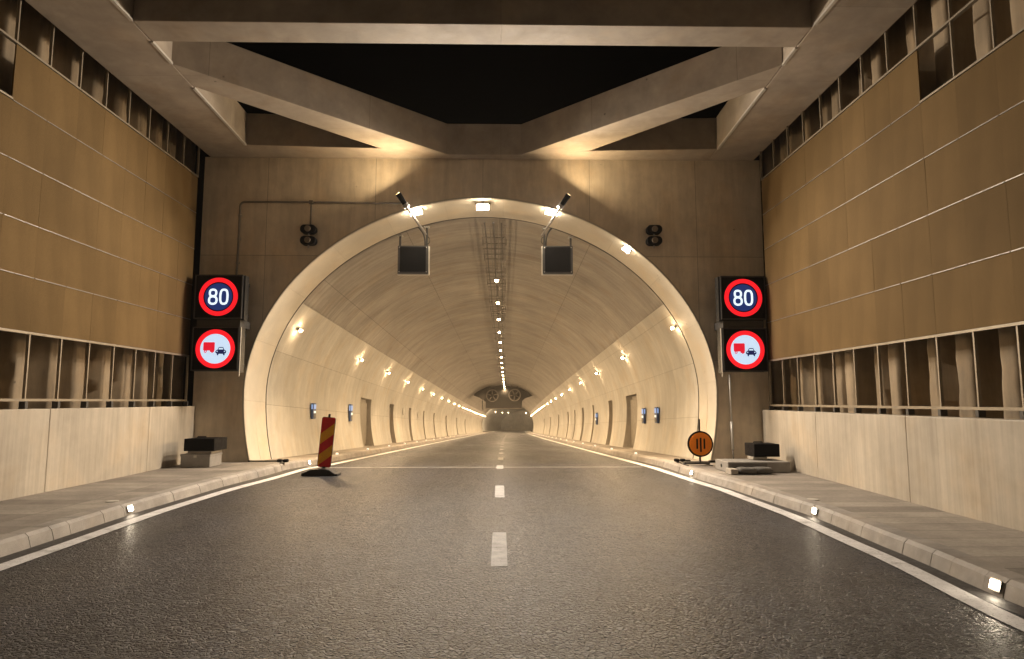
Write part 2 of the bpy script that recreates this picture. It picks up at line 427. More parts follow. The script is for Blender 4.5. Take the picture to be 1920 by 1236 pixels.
# ------------------------------------------------------------------ tunnel: lining with niches
NICHE_L = [(29.3,31.6),(36.6,38.0),(44.0,45.0),(51.5,52.2),(58.6,59.6),(70.0,71.2),(84,85),(99,100)]
NICHE_R = [(25.9,28.2),(31.8,33.0),(38.5,39.1),(43.6,44.6),(49,49.6),(54.3,55.3),(65,66),(78,79),(92,93)]
P = prof_pts(); NP = len(P)
arc = [0]
for a, b in zip(P, P[1:]): arc.append(arc[-1]+math.dist(a, b))
Z_CLAD = 4.30; Z_NICHE = 2.30
Y_TUN = [DP, 16.5, 17.0, 17.7] + [18.2+.8*i for i in range(60)]
Y_TUN = [y for y in Y_TUN if y < 66] + [66+2*i for i in range(30)] + [126+2*i for i in range(13)]
for a, b in NICHE_L+NICHE_R: Y_TUN += [a, b]
Y_TUN = sorted(set(Y_TUN))
yy = [Y_TUN[0]]
for y in Y_TUN[1:]:
    if y-yy[-1] > .06 or any(abs(y-e) < 1e-6 for n_ in NICHE_L+NICHE_R for e in n_): yy.append(y)
Y_TUN = yy
def insert_z(zs):
    L = [p for p in P[:NP//2+1]]
    for z in zs: L = [p for p in L if abs(p[1]-z) > .05] + [(-prof_lat(z), z)]
    L.sort(key=lambda p: p[1]); return L
half = insert_z([Z_CLAD, Z_NICHE])
PP = half + [(-x, z) for x, z in reversed(half[:-1])]
arcs = [0]
for a, b in zip(PP, PP[1:]): arcs.append(arcs[-1]+math.dist(a, b))
def tube_surface(cond, y_filter, off=0.0, thick=0.35):
    bm = B(); uv = bm.loops.layers.uv.new('UVMap'); V = {}
    def vert(i, y, o=0):
        key = (i, y, o)
        if key not in V:
            x, z = PP[i]
            if o:
                a = PP[max(i-1,0)]; b = PP[min(i+1,len(PP)-1)]; t = Vector((b[0]-a[0], b[1]-a[1])).normalized()
                x -= t.y*o; z += t.x*o
            V[key] = bm.verts.new((CX0+ax(y)+x, y, zr(y)+z))
        return V[key]
    for y0, y1 in zip(Y_TUN, Y_TUN[1:]):
        if not y_filter(y0, y1): continue
        for i in range(len(PP)-1):
            if not cond(i, y0, y1): continue
            f = bm.faces.new([vert(i,y0,off), vert(i+1,y0,off), vert(i+1,y1,off), vert(i,y1,off)])
            for lp, (u, v_) in zip(f.loops, ((arcs[i],y0),(arcs[i+1],y0),(arcs[i+1],y1),(arcs[i],y1))): lp[uv].uv = (u, v_)
            f.smooth = True
    return bm
def in_niche(side, y0, y1):
    return any(a-1e-4 <= y0 and y1 <= b+1e-4 for a, b in (NICHE_L if side < 0 else NICHE_R))
def mid_z(i): return (PP[i][1]+PP[i+1][1])/2
def side_of(i): return -1 if PP[i][0]+PP[i+1][0] < 0 else 1
YJ = 17.7
lining = thing('tunnel_lining', 'arched concrete tunnel tube with painted lower walls and bare vault', 'tunnel', (CX0, DP, 0))
obj('mouth_ring', tube_surface(lambda i,a,b: True, lambda a,b: b <= YJ+1e-6, 0), M['ring'], lining)
ob = obj('vault', tube_surface(lambda i,a,b: mid_z(i) > Z_CLAD, lambda a,b: a >= YJ-1e-6, .03), M['vault'], lining)
for sd in (-1, 1):
    obj('painted_wall', tube_surface(lambda i,a,b: mid_z(i) < Z_CLAD and side_of(i) == sd and not (mid_z(i) < Z_NICHE and in_niche(sd,a,b)),
        lambda a,b: a >= YJ-1e-6, 0), M['clad'], lining)
# joint ring between mouth and tube
bm = B(); pr = None
for i, (x, z) in enumerate(PP):
    s_ = 1-.012
    r = [bm.verts.new((CX0+ax(YJ)+x*k, y, zr(YJ)+ZC+(z-ZC)*k)) for k, y in ((.9975,YJ-.012),(.9975,YJ+.012),(1.006,YJ+.012),(1.006,YJ-.012))]
    if pr:
        for k in range(4): bm.faces.new([pr[k], pr[(k+1)%4], r[(k+1)%4], r[k]])
    pr = r
obj('joint_seal', bm, M['darkgrey'], lining)
# niches
for sd, NL in ((-1, NICHE_L), (1, NICHE_R)):
    for a, b in NL:
        ym = (a+b)/2; cx = CX0+ax(ym); zz = zr(ym)
        xi = cx+sd*prof_lat(Z_NICHE); deep = .22
        bm = B()
        n_z = 7; zs = [.15+(Z_NICHE-.15)*k/n_z for k in range(n_z+1)]
        xo = lambda y: CX0+ax(y)+sd*(A+deep)
        for y in (a, b):
            for k in range(n_z):
                z0, z1 = zs[k], zs[k+1]; c = CX0+ax(y)
                bm.faces.new([bm.verts.new(q) for q in ((c+sd*prof_lat(z0),y,zr(y)+z0),(xo(y),y,zr(y)+z0),(xo(y),y,zr(y)+z1),(c+sd*prof_lat(z1),y,zr(y)+z1))])
        bm.faces.new([bm.verts.new(q) for q in ((CX0+ax(a)+sd*prof_lat(Z_NICHE),a,zr(a)+Z_NICHE),(xo(a),a,zr(a)+Z_NICHE),(xo(b),b,zr(b)+Z_NICHE),(CX0+ax(b)+sd*prof_lat(Z_NICHE),b,zr(b)+Z_NICHE))])
        bm.faces.new([bm.verts.new(q) for q in ((xo(a),a,zr(a)+.12),(xo(b),b,zr(b)+.12),(xo(b),b,zr(b)+Z_NICHE),(xo(a),a,zr(a)+Z_NICHE))])
        bm.faces.new([bm.verts.new(q) for q in ((CX0+ax(a)+sd*prof_lat(.15),a,zr(a)+.155),(xo(a),a,zr(a)+.155),(xo(b),b,zr(b)+.155),(CX0+ax(b)+sd*prof_lat(.15),b,zr(b)+.155))])
        nb = obj('niche', bm, M['niche'], lining)
        if b-a > 1:
            bm = B(); x1 = xo(ym)-sd*.03; bx(bm, min(x1, x1-sd*.05), max(x1, x1-sd*.05), a+.15, b-.15, zz+.2, zz+2.1)
            dr = obj('door', bm, M['door'], nb, bevel=.005)
            bm = B(); hx = x1-sd*.08; bx(bm, min(hx,hx-sd*.03), max(hx,hx-sd*.03), a+.3, a+.34, zz+1.05, zz+1.2); obj('handle', bm, M['steel'], dr)

YE = 150.0
ch = thing('far_chamber', 'wider hazy chamber where the tunnel opens out far away', 'tunnel', (CX0, YE, zr(YE)))
bm = B(); KX, KZ = 1.55, 1.22; prv = None
def chp(x, z, y): return (CX0+ax(YE)+x*KX+(y-YE)*.06, y, zr(y)+.15+(z-.15)*KZ)
for y in [YE-.2+6*i for i in range(22)]:
    rr_ = [bm.verts.new(chp(x, z, y)) for x, z in PP]
    if prv:
        for i in range(len(rr_)-1): bm.faces.new([prv[i], prv[i+1], rr_[i+1], rr_[i]]).smooth = True
    prv = rr_
bm.faces.new(prv); obj('chamber_vault', bm, M['niche'], ch)
bm = B(); a_ = [bm.verts.new((CX0+ax(YE)+x*.995, YE, zr(YE)+z)) for x, z in PP]; b_ = [bm.verts.new(chp(x*1.01, z*1.01, YE)) for x, z in PP]
for i in range(len(PP)-1): bm.faces.new([a_[i], a_[i+1], b_[i+1], b_[i]])
obj('step_wall', bm, M['niche'], ch)
# ------------------------------------------------------------------ portal wall
HS, HT = 7.70, 8.50
portal = thing('portal_wall', 'tall bare concrete end wall around the tunnel arch', 'wall', (CX0, DP, 0))
bm = B()
xl, xr, zt, zb = -7.45, 6.62, HS+.02, -.2
ring = [(CX0+x, z) for x, z in PP]
front = [bm.verts.new((x, DP, z)) for x, z in ring]; back = [bm.verts.new((x, DP+.7, z)) for x, z in ring]
def outer(x, z):
    # project point outward to the rectangle
    c = (CX0, 1.9); dx, dz = x-c[0], z-c[1]; best = 1e9
    if dx < 0: best = min(best, (xl-c[0])/dx)
    if dx > 0: best = min(best, (xr-c[0])/dx)
    if dz > 0: best = min(best, (zt-c[1])/dz)
    if dz < 0: best = min(best, (zb-c[1])/dz)
    return (c[0]+dx*best, c[1]+dz*best)
outs = [outer(x, z) for x, z in ring]; outs[0] = (xl, zb); outs[-1] = (xr, zb)
# snap nearest to corners
for cx_, cz_ in ((xl, zt), (xr, zt)):
    k = min(range(len(outs)), key=lambda i: math.dist(outs[i], (cx_, cz_))); outs[k] = (cx_, cz_)
of = [bm.verts.new((x, DP, z)) for x, z in outs]; ob_ = [bm.verts.new((x, DP+.7, z)) for x, z in outs]
for i in range(len(ring)-1):
    bm.faces.new([front[i], front[i+1], of[i+1], of[i]])
    bm.faces.new([back[i], ob_[i], ob_[i+1], back[i+1]])
    bm.faces.new([of[i], of[i+1], ob_[i+1], ob_[i]])
obj('wall_face', bm, M['portal'], portal)
# thin bright nosing around the arch
bm = B(); pr = None
for i, (x, z) in enumerate(PP):
    r = [bm.verts.new((CX0+x*k, y, ZC+(z-ZC)*k)) for k, y in ((1.0,DP-.035),(1.0,DP+.01),(1.008,DP+.01),(1.008,DP-.035))]
    if pr:
        for k in range(4): bm.faces.new([pr[k], pr[(k+1)%4], r[(k+1)%4], r[k]])
    pr = r
obj('arch_edge', bm, M['ring'], portal)

# ------------------------------------------------------------------ concrete strut frame above
frame = thing('strut_roof', 'open concrete strut frame of beams spanning the trough under black sky', 'roof frame', (0, 12, HS))
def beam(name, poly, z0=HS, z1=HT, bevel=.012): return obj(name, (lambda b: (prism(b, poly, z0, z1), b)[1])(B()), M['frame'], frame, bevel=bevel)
beam('edge_beam', [(-7.30,-6),(-5.95,-6),(-5.96,10.2),(-6.02,12.42),(-6.12,15.42),(-6.12,DP-.003),(-7.30,DP-.003)])
beam('edge_beam', [(5.12,-6),(6.24,-6),(6.45,DP-.003),(5.28,DP-.003),(5.27,15.5),(5.19,12.24),(5.11,10.1)])
beam('cross_beam', [(-5.948,10.18),(5.108,10.18),(5.108,10.80),(-5.955,10.80)])
for y in (-2.4, ): beam('cross_beam', [(-5.945,y),(5.115,y),(5.115,y+.6),(-5.945,y+.6)])
beam('diagonal_beam', [(-5.998,11.55),(-1.34,15.92),(-2.90,15.418),(-6.013,12.40)][:2]+[(-2.2,15.92),(-2.95,15.55),(-6.017,12.42)], HS+.002, HT-.002)
beam('diagonal_beam', [(5.143,11.40),(5.185,12.24),(2.20,15.62),(1.4,15.92),(.51,15.92)], HS+.002, HT-.002)
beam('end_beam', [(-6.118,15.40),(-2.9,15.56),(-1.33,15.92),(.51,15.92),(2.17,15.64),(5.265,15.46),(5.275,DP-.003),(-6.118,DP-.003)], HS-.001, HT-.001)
# mirrored diagonals behind the near cross beam
beam('diagonal_beam', [(-5.94,9.4),(-5.94,8.6),(-1.4,4.8),(.5,4.8),(.5,5.2),(-1.2,5.25)][:3]+[(-1.4,5.3)], HS+.002, HT-.002)
beam('diagonal_beam', [(5.10,9.4),(.5,5.3),(.5,4.8),(5.10,8.6)], HS+.002, HT-.002)
# pale lips at the beam edges
for X, segs in ((-5.93,((-6,10.17),(10.82,11.55),(12.5,15.4))), (5.10,((-6,10.1),(10.82,11.4),(12.3,15.45)))):
    for a, b in segs:
        bm = B(); s_ = -1 if X < 0 else 1
        f = lambda y: X + s_*(max(0,(y-10.5))*.034)
        pr = None
        for y in (a, (a+b)/2, b):
            r = [bm.verts.new(q) for q in ((f(y),y,HS-.012),(f(y)+s_*.05,y,HS-.012),(f(y)+s_*.05,y,HS-.002),(f(y),y,HS+.03))]
            if pr:
                for k in range(4): bm.faces.new([pr[k], pr[(k+1)%4], r[(k+1)%4], r[k]])
            else: bm.faces.new(r)
            pr = r
        bm.faces.new(list(reversed(pr))); obj('edge_lip', bm, M['pale'], frame)

# ------------------------------------------------------------------ side walls: parapet, screen, piles
def parapet(s, ztop, j0):
    wf = WL if s < 0 else WR
    t = thing('parapet_wall', 'low pale concrete wall behind the %s pavement' % ('left' if s < 0 else 'right'), 'wall', (wf(12), 12, .15))
    ys = [-6, j0-9.3, j0-6.2, j0-3.1, j0, j0+3.1, DP-.004]; ys = [y for y in ys if y <= DP]
    ys = sorted(set(ys))
    for a, b in zip(ys, ys[1:]):
        if b-a < .3: continue
        bm = B(); a2, b2 = a+.003, b-.003
        th = .3
        prism(bm, [(wf(a2), a2), *[(wf(a2+(b2-a2)*k/6), a2+(b2-a2)*k/6) for k in range(1,6)], (wf(b2), b2), (wf(b2)+s*th, b2), (wf(a2)+s*th, a2)], -.2, ztop)
        obj('wall_segment', bm, M['lowwall'], t, bevel=.012)
    return t
parapet(-1, 1.475, 10.9); parapet(1, 1.385, 9.62)
def screen(s, X, off, zrows, zrail, ztop7, cols_end):
    side = 'left' if s < 0 else 'right'
    t = thing('screen_wall', 'bronze perforated sheet screen above the %s parapet, open strips below and above' % side, 'screen wall', (X, 8, zrows[0]))
    cols = [off+.76*k for k in range(-6, 20) if off+.76*k <= cols_end+.01]
    n = len(zrows)-1; cache = {}
    for j in range(n):
        for c0, c1 in zip(cols, cols[1:]):
            if j == n-1 and c1 <= off+.01: continue
            z0, z1 = zrows[j], zrows[j+1]
            key = round(z1-z0, 3)
            loc = Vector((X, (c0+c1)/2, (z0+z1)/2))
            if key not in cache:
                bm = B(); hw = .38-.001; hh = (z1-z0)/2-.004
                bx(bm, -.012, .012, -hw, hw, -hh, hh)
                o = obj('panel', bm, M['panel'], t, base=(0,0,0)); cache[key] = o
            else:
                o = cache[key].copy(); COL.objects.link(o); o.parent = t
            o.location = loc-BASE[t.name]+Vector((random.uniform(-.0015,.0015),0,0)); o.rotation_euler = (0, random.uniform(-.002,.002), random.uniform(-.003,.003))
    for z in zrows[1:-1]:
        bm = B()
        for c0, c1 in zip(cols, cols[1:]):
            if z == zrows[-2] and c1 <= off+.01: continue
            q = c0+random.uniform(.25,.5)*(c1-c0)
            for a, b in ((c0+.012, q), (q+.008, c1-.012)): bx(bm, X-s*.012 if s > 0 else X+.012-.0, X-s*.026 if s > 0 else X+.026, a, b, z-.006, z+.006)
        obj('panel_ledge', bm, M['steel3'], t)
    def rail(z, h, y0=cols[0], y1=cols_end, nm='rail'):
        bm = B(); bx(bm, X-.03, X+.03, y0, y1, z-h/2, z+h/2); return obj(nm, bm, M['steel2'], t)
    rail(zrows[0]-.022, .038); rail(zrail, .04); rail(zrows[-1]+.02, .032)
    rail(zrows[-2]+.018, .03, cols[0], off-.0)
    for c in cols:
        bm = B(); bx(bm, X-.022, X+.022, c-.014, c+.014, zrail+.02, zrows[0]-.042)
        obj('mullion', bm, M['steel2'], t)
        bm = B(); zz = zrows[-1]+.037 if c > off-.02 else zrows[-2]+.034
        bx(bm, X-.022, X+.022, c-.012, c+.012, zz, 7.95); obj('mullion', bm, M['steel2'], t)
        bm = B(); bx(bm, X-.05, X+.05, c-.03, c+.03, (1.475 if s < 0 else 1.385), zrail-.021); obj('foot_bracket', bm, M['darkgrey'], t)
    return t
M['steel2'] = flat('screen_frame_steel', (.30,.26,.20), .5, .3)
screen(-1, -7.40, 9.70, [2.68,3.53,4.36,5.24,6.13,7.02], 1.615, 7.02, 15.78)
screen(1, 6.40, 9.53, [2.57,3.46,4.36,5.24,6.10,6.96], 1.50, 6.96, 15.61)
def piles(s, X):
    t = B(); ys = []; y = -6.0
    rnd = random.Random(3 if s < 0 else 5)
    P_ = []
    while y < DP+1:
        P_.append((y, rnd.uniform(.15,.23), rnd.uniform(.0,.22), rnd.random())); y += rnd.uniform(.66,.88)
    NZ = 44; cols = []
    yy = -6.0
    while yy < DP+.9: cols.append(yy); yy += .045
    G = []
    for yy in cols:
        row = []
        for k in range(NZ+1):
            z = -.3+9.3*k/NZ; d = 0
            for (pc, r, o, q) in P_:
                u = yy-pc-.018*noise.noise(Vector((pc*3, z*1.2, 0)))
                rr = r*(1+.07*noise.noise(Vector((pc*5, z*1.9, 4))))
                if abs(u) < rr: d = max(d, .18+o+max(0, 1-(u/rr)**6)**(1/5)*.34)
            d += .02*noise.noise(Vector((yy*4, z*3, s*3)))
            row.append(t.verts.new((X-s*d, yy, z)))
        G.append(row)
    for a, b in zip(G, G[1:]):
        for k in range(NZ): t.faces.new([a[k], b[k], b[k+1], a[k+1]])
    o = obj('pile_wall', t, M['pile'], None, True, base=(X, 8, 0))
    bpy.context.view_layer.update()
    return tag(o, 'rough dark concrete pile wall behind the %s screen' % ('left' if s < 0 else 'right'), 'wall')
piles(-1, -8.55); piles(1, 7.5)
# ------------------------------------------------------------------ lamps in the tunnel
def own_light(parent, loc, direction, power, sx, sy, col, spread=180):
    L = bpy.data.lights.new('light', 'AREA'); L.shape = 'RECTANGLE'; L.size = sx; L.size_y = sy; L.energy = power; L.color = col; L.spread = radians(spread)
    o = bpy.data.objects.new('light', L); COL.objects.link(o); o.parent = parent; o.location = loc
    o.rotation_euler = Vector(direction).to_track_quat('-Z', 'Y').to_euler(); return o
def wall_lamp():
    t = thing('wall_lamp', 'x', 'lamp', (0,0,0), 'wall lamps along the tunnel walls')
    bm = B(); bx(bm, 0, .055, -.03, .03, -.02, .02); obj('bracket', bm, M['steel'], t, bevel=.005)
    bm = B(); bx(bm, .056, .10, -.07, .07, -.035, .035); h = obj('housing', bm, M['grey'], t, bevel=.01)
    bm = B(); bx(bm, .1005, .15, -.06, .06, -.035, .03); obj('lens', bm, M['e_wall'], t, bevel=.015)
    own_light(t, (.34,0,-.0), (.97,0,-.14), 360, .12, .3, LAMPC, 160)
    snapshot(t); return t
wl = wall_lamp(); used = False
zL = 3.72
def place(proto, first, loc, rot, label, group=None):
    o = proto if first else copy_tree(proto)
    o.location = loc; o.rotation_euler = rot; o['label'] = label
    if group: o['group'] = group
    return o
slope_n = math.atan2((prof_lat(zL-.1)-prof_lat(zL+.1)), .2)
ys_l = [18.5, 26.6, 32.9]+[39.4+6.9*k for k in range(17)]
ys_r = [17.9, 25.6, 33.0]+[40.0+6.9*k for k in range(16)]
for sd, ysx, nm in ((-1, ys_l, 'left'), (1, ys_r, 'right')):
    for i, y in enumerate(ysx):
        x = CX0+ax(y)+sd*prof_lat(zL)
        rot = (0, slope_n, 0) if sd < 0 else (0, slope_n, pi)
        place(wl, not used, (x, y, zr(y)+zL), rot, '%s glowing wall lamp from the mouth on the %s tunnel wall' % (nth(i), nm)); used = True
def crown_lamp():
    t = thing('crown_lamp', 'x', 'lamp', (0,0,0), 'lamps in a row along the tunnel crown')
    bm = B(); cyl(bm, (0,0,0), (0,0,.22), .015); obj('hanger', bm, M['steel'], t)
    bm = B(); bx(bm, -.10, .10, -.1, .1, -.06, 0); obj('housing', bm, M['grey'], t, bevel=.01)
    bm = B(); bx(bm, -.06, .06, -.06, .06, -.115, -.0605); obj('lens', bm, M['e_ceil'], t, bevel=.01)
    own_light(t, (0,-.07,-.13), (0,-.2,-1), 60, .2, .08, (1.0,.70,.40), 160)
    snapshot(t); return t
cl = crown_lamp(); y = 23.4; i = 0
far_lamps = [(-1.9,172,1.9,'single far lamp hanging in the chamber left of centre'),(-.1,176,1.9,'far chamber lamp at the left end of the lit pair'),(1.4,176,1.9,'far chamber lamp at the right end of the lit pair'),(6.2,180,2.1,'far chamber lamp over the right side')]
CLX = -.17
while y < 149:
    place(cl, i == 0, (CLX+ax(y), y, zr(y)+6.28), (0,0,0), '%s glowing lamp from the mouth in the crown row' % nth(i)); i += 1; y += 4.3
for x, y_, dz, lab in far_lamps: fo = place(cl, False, (x+1.6-.9, y_, zr(y_)+5.2), (0,0,0), lab, 'lamps hanging in the far chamber'); own_light(fo, (0,.3,-.2), (0,1,-.12), 1500, .5, .3, (1,.78,.5), 170)  # second area light added to each lamp to brighten the chamber like glowing mist
# cable tray along the crown
tray = thing('cable_tray', 'galvanised ladder tray with cables hung under the tunnel crown', 'cable tray', (-.22, 18, 6.3))
for x in (-.52,-.30,-.08,.12):
    bm = B(); tube(bm, [(x+ax(y), y, zr(y)+6.47+.0) for y in [17.75+4*k for k in range(34)]], .013, 6); obj('side_rail', bm, M['steel3'], tray)
for x, r in ((-.44,.02),(-.20,.028),(0.02,.02)):
    bm = B(); tube(bm, [(x+ax(y)+.01*sin(y), y, zr(y)+6.53) for y in [17.75+2*k for k in range(60)]], r, 6); obj('cable', bm, M['grey'], tray)
for k in range(60):
    y = 17.8+.62*k if k < 30 else 17.8+.62*30+2.4*(k-30)
    if random.random() < .22: continue
    bm = B(); bx(bm, -.56+ax(y), .16+ax(y), y-.013, y+.013, zr(y)+6.487, zr(y)+6.508)
    for x in (-.55, .15):
        if k % 3 == 0: bx(bm, x+ax(y)-.01, x+ax(y)+.01, y-.012, y+.012, zr(y)+6.44, zr(y)+6.64)
    obj('rung', bm, M['steel3'], tray)

# ------------------------------------------------------------------ kerb lights and studs
def kerb_lamp():
    t = thing('kerb_lamp', 'x', 'lamp', (0,0,0), 'square lamps set into the kerbs')
    bm = B(); plate(bm, rrect(.125,.10,.01), -.012, -.004); annb = obj('frame', bm, M['steel'], t)
    bm = B(); plate(bm, rrect(.09,.07,.008), -.020, -.0125); obj('lens', bm, M['e_kerb'], t)
    snapshot(t); return t
kl = kerb_lamp(); usedk = False
kl_defs = [(-1, 9.68, 'bright kerb lamp nearest the camera in the left kerb'), (-1, 17.3, 'kerb lamp in the left kerb just inside the tunnel behind the striped marker'),
           (1, 5.6, 'bright kerb lamp nearest the camera at the lower right'), (1, 9.3, 'middle bright kerb lamp beside the right pavement'), (1, 14.2, 'kerb lamp in the right kerb below the orange disc sign')]
for sd, y, lab in kl_defs:
    kf = KL if sd < 0 else KR
    x = kf(y)+sd*.016; rz = pi/2 if sd < 0 else -pi/2
    tl = math.atan(.035/.12)
    place(kl, not usedk, (x-sd*.004, y, zr(y)+.085), (-(tl), 0, rz), lab); usedk = True
def stud():
    t = thing('kerb_stud', 'x', 'reflector', (0,0,0), 'small white reflector studs on the tunnel kerbs')
    bm = B(); bx(bm, -.05, .05, -.05, .05, 0, .012); obj('stud_base', bm, M['white'], t, bevel=.003)
    bm = B(); bx(bm, -.035, .035, -.035, .035, .0125, .06); obj('reflector', bm, M['e_stud'], t, bevel=.01)
    snapshot(t); return t
st = stud(); useds = False
for sd, nm in ((-1,'left'),(1,'right')):
    for i in range(22):
        y = 20.5+4.6*i; kf = KL if sd < 0 else KR
        place(st, not useds, (kf(y)+sd*.12, y, zr(y)+.158), (0,0,0), '%s small white stud from the mouth on the %s tunnel kerb' % (nth(i), nm)); useds = True

# ------------------------------------------------------------------ equipment at the mouth
K = DP/16.0
def pp(x, z): return (x*K, 1.6+(z-1.6)*K)
# floodlights
def flood():
    t = thing('flood_lamp', 'x', 'floodlight', (0,0,0), 'bright floodlights under the arch edge')
    bm = B(); bx(bm, -.17, .17, -.09, .13, .0, .07); obj('housing', bm, M['case'], t, bevel=.012)
    bm = B(); bx(bm, -.15, .15, -.115, -.0905, -.05, .05)
    bx(bm, -.15, .15, -.09, .06, -.05, -.002); obj('lens', bm, M['e_flood'], t, bevel=.008)
    bm = B(); bx(bm, -.19, .19, .02, .06, .071, .13); cyl(bm, (0,.04,.1), (0,.06,.26), .02); obj('bracket', bm, M['darkgrey'], t)
    own_light(t, (0,-.14,-.01), (0,-1,-.85), 590, .26, .09, (1.0,.84,.66), 168)
    snapshot(t); return t
fl = flood()
for i, (x, z, r, lab) in enumerate(((-2.17,6.43,-.20,'bright floodlight under the left shoulder of the arch beside the grey tube'),(-.46,6.57,0,'bright floodlight at the very top of the arch'),
        (1.31,6.45,.19,'bright floodlight under the right shoulder of the arch beside the grey tube'),(3.36,5.51,.66,'slanted bright lamp low on the right side of the arch'))):
    y = 16.40; k = y/16.6
    fo = place(fl, i == 0, (x*k-(.14 if i == 3 else 0), y, 1.6+(z-1.6)*k-(.06 if i == 3 else .02)), (0, r, 0), lab)
for c in fo.children:
    if c.type == 'LIGHT': c.data = c.data.copy(); c.data.energy = 110
fo.scale = (.62, .62, .62)
# uplight tubes
def uplight(x0, z0, x1, z1, lab):
    t = thing('uplight', lab, 'spotlight', (x0, DP-.25, z0), 'black tube uplights on grey arms')
    d = Vector((x0-x1, -.16, (z0-z1)*1.3)).normalized(); p = Vector((x0, DP-.42, z0))
    bm = B(); cyl(bm, p-d*.02, p+d*.24, .062, 16, .07); cyl(bm, p+d*.2405, p+d*.27, .072, 16); obj('barrel', bm, M['black'], t, 'auto')
    bm = B(); cyl(bm, p+d*.271, p+d*.275, .05, 16); obj('lens', bm, M['e_up'], t)
    q = Vector((x1, DP+.9, z1))
    bm = B(); cyl(bm, p-d*.03, p-d*.12, .08, 14); obj('collar', bm, M['case'], t, 'auto')
    own_light(t, p+d*.29-BASE[t.name], d+Vector((0,-.55,0)), 62, .12, .12, (1.0,.72,.40), 178)
    bm = B(); cyl(bm, p-d*.10, q, .033, 12); obj('arm', bm, M['case'], t, 'auto')
    return t
uplight(-2.36, 6.42, -1.98, 5.98, 'black tube uplight with grey arm on the left shoulder of the arch')
uplight(1.52, 6.42, 1.10, 5.96, 'black tube uplight with grey arm on the right shoulder of the arch')

# hanging lane panels
def lane_panel(x0, x1, z0, z1, mirror, lab):
    t = thing('hanging_signal', lab, 'signal panel', ((x0+x1)/2, 17.8, z0), 'dark lane signal panels hung in the arch')
    y = 17.8
    bm = B(); bx(bm, x0, x1, y, y+.16, z0, z1); b_ = obj('housing', bm, M['darkgrey'], t, bevel=.012)
    bm = B(); bx(bm, x0+.06, x1-.06, y-.008, y-.001, z0+.05, z1-.04); obj('display', bm, M['black'], b_)
    bm = B()
    for fx in (x0+.045, x1-.045):
        for fz in (z0+.05, z1-.05): cyl(bm, (fx, y-.001, fz), (fx, y-.014, fz), .014, 8)
    obj('screws', bm, M['steel'], b_) if False else bm.free()
    for fx in (x0+.045, x1-.045):
        for fz in (z0+.05, z1-.05):
            bm = B(); cyl(bm, (fx, y-.001, fz), (fx, y-.014, fz), .014, 8); obj('screw', bm, M['steel'], b_)
    e = x1+.008 if not mirror else x0-.030
    bm = B(); bx(bm, e, e+.022, y+.01, y+.15, z0-.02, z1-.01); obj('side_strip', bm, M['pale'], t)
    bm = B(); bx(bm, x0, x1, y+.02, y+.14, z0-.03, z0-.004); obj('bottom_strip', bm, M['steel'], t)
    for fx in (x0+.05, x1-.05):
        zt_ = zr(y)+ZC+B_UP*max(0, 1-(abs(fx-CX0)/A)**NEXP)**(1/NEXP)
        bm = B(); cyl(bm, (fx, y+.08, z1-.01), (fx, y+.08, zt_), .028, 10); h = obj('hanger', bm, M['darkgrey'], t, 'auto')
        bm = B(); bx(bm, fx-.07, fx+.07, y+.0, y+.16, zt_-.05, zt_-.02); obj('mounting_plate', bm, M['steel'], h)
    fx = x1-.05 if not mirror else x0+.05; sg = 1 if mirror else -1
    for o_ in (0, .05):
        bm = B(); tube(bm, bez((fx+sg*(.32-o_), y-.1, z1+.72), (fx+sg*(.30-o_), y-.1, z1+.42), (fx+sg*.02, y-.02, z1+.50), (fx+sg*.04, y+.03, z1-.01)), .017); obj('cable', bm, M['darkgrey'], t, True)
    bm = B(); tube(bm, bez((fx-sg*.03, y+.02, z1+.25), (fx-sg*.12, y, z1+.22), (fx-sg*.10, y, z1+.04), (fx-sg*.02, y+.02, z1+.05)), .010); obj('cable', bm, M['darkgrey'], t, True)
lane_panel(-2.81, -1.98, 5.05, 5.83, False, 'dark square signal panel hung on rods left of the crown')
lane_panel(1.16, 1.985, 5.06, 5.84, True, 'dark square signal panel hung on rods right of the crown')

# black twin-oval lamps on the portal face
def oval_lamp():
    t = thing('oval_lamp', 'x', 'wall lamp', (0,0,0), 'black oval lamps with round grey centres on the portal')
    bm = B(); plate(bm, rrect(.38,.215,.095), -.20, -.0); obj('housing', bm, M['black'], t, bevel=.015)
    bm = B(); plate(bm, circ(.075,24), -.235, -.201); obj('lens', bm, M['greyl'], t, bevel=.006)
    bm = B(); bx(bm, -.015, .015, -.12, -.08, -.175, -.108); obj('stem', bm, M['steel'], t)
    snapshot(t); return t
M['greyl'] = flat('dull_lens', (.22,.18,.14), .35)
olp = oval_lamp()
for i, (x, z, lab) in enumerate(((-4.66,5.74,'upper black oval lamp on the left of the arch'),(-4.655,5.46,'lower black oval lamp on the left of the arch'),
        (3.76,5.77,'upper black oval lamp on the right of the arch'),(3.755,5.49,'lower black oval lamp on the right of the arch'))):
    X, Z = x*DP/15.9, 1.6+(z-1.6)*DP/15.9
    place(olp, i == 0, (X, DP-.002, Z), (0,0,0), lab)
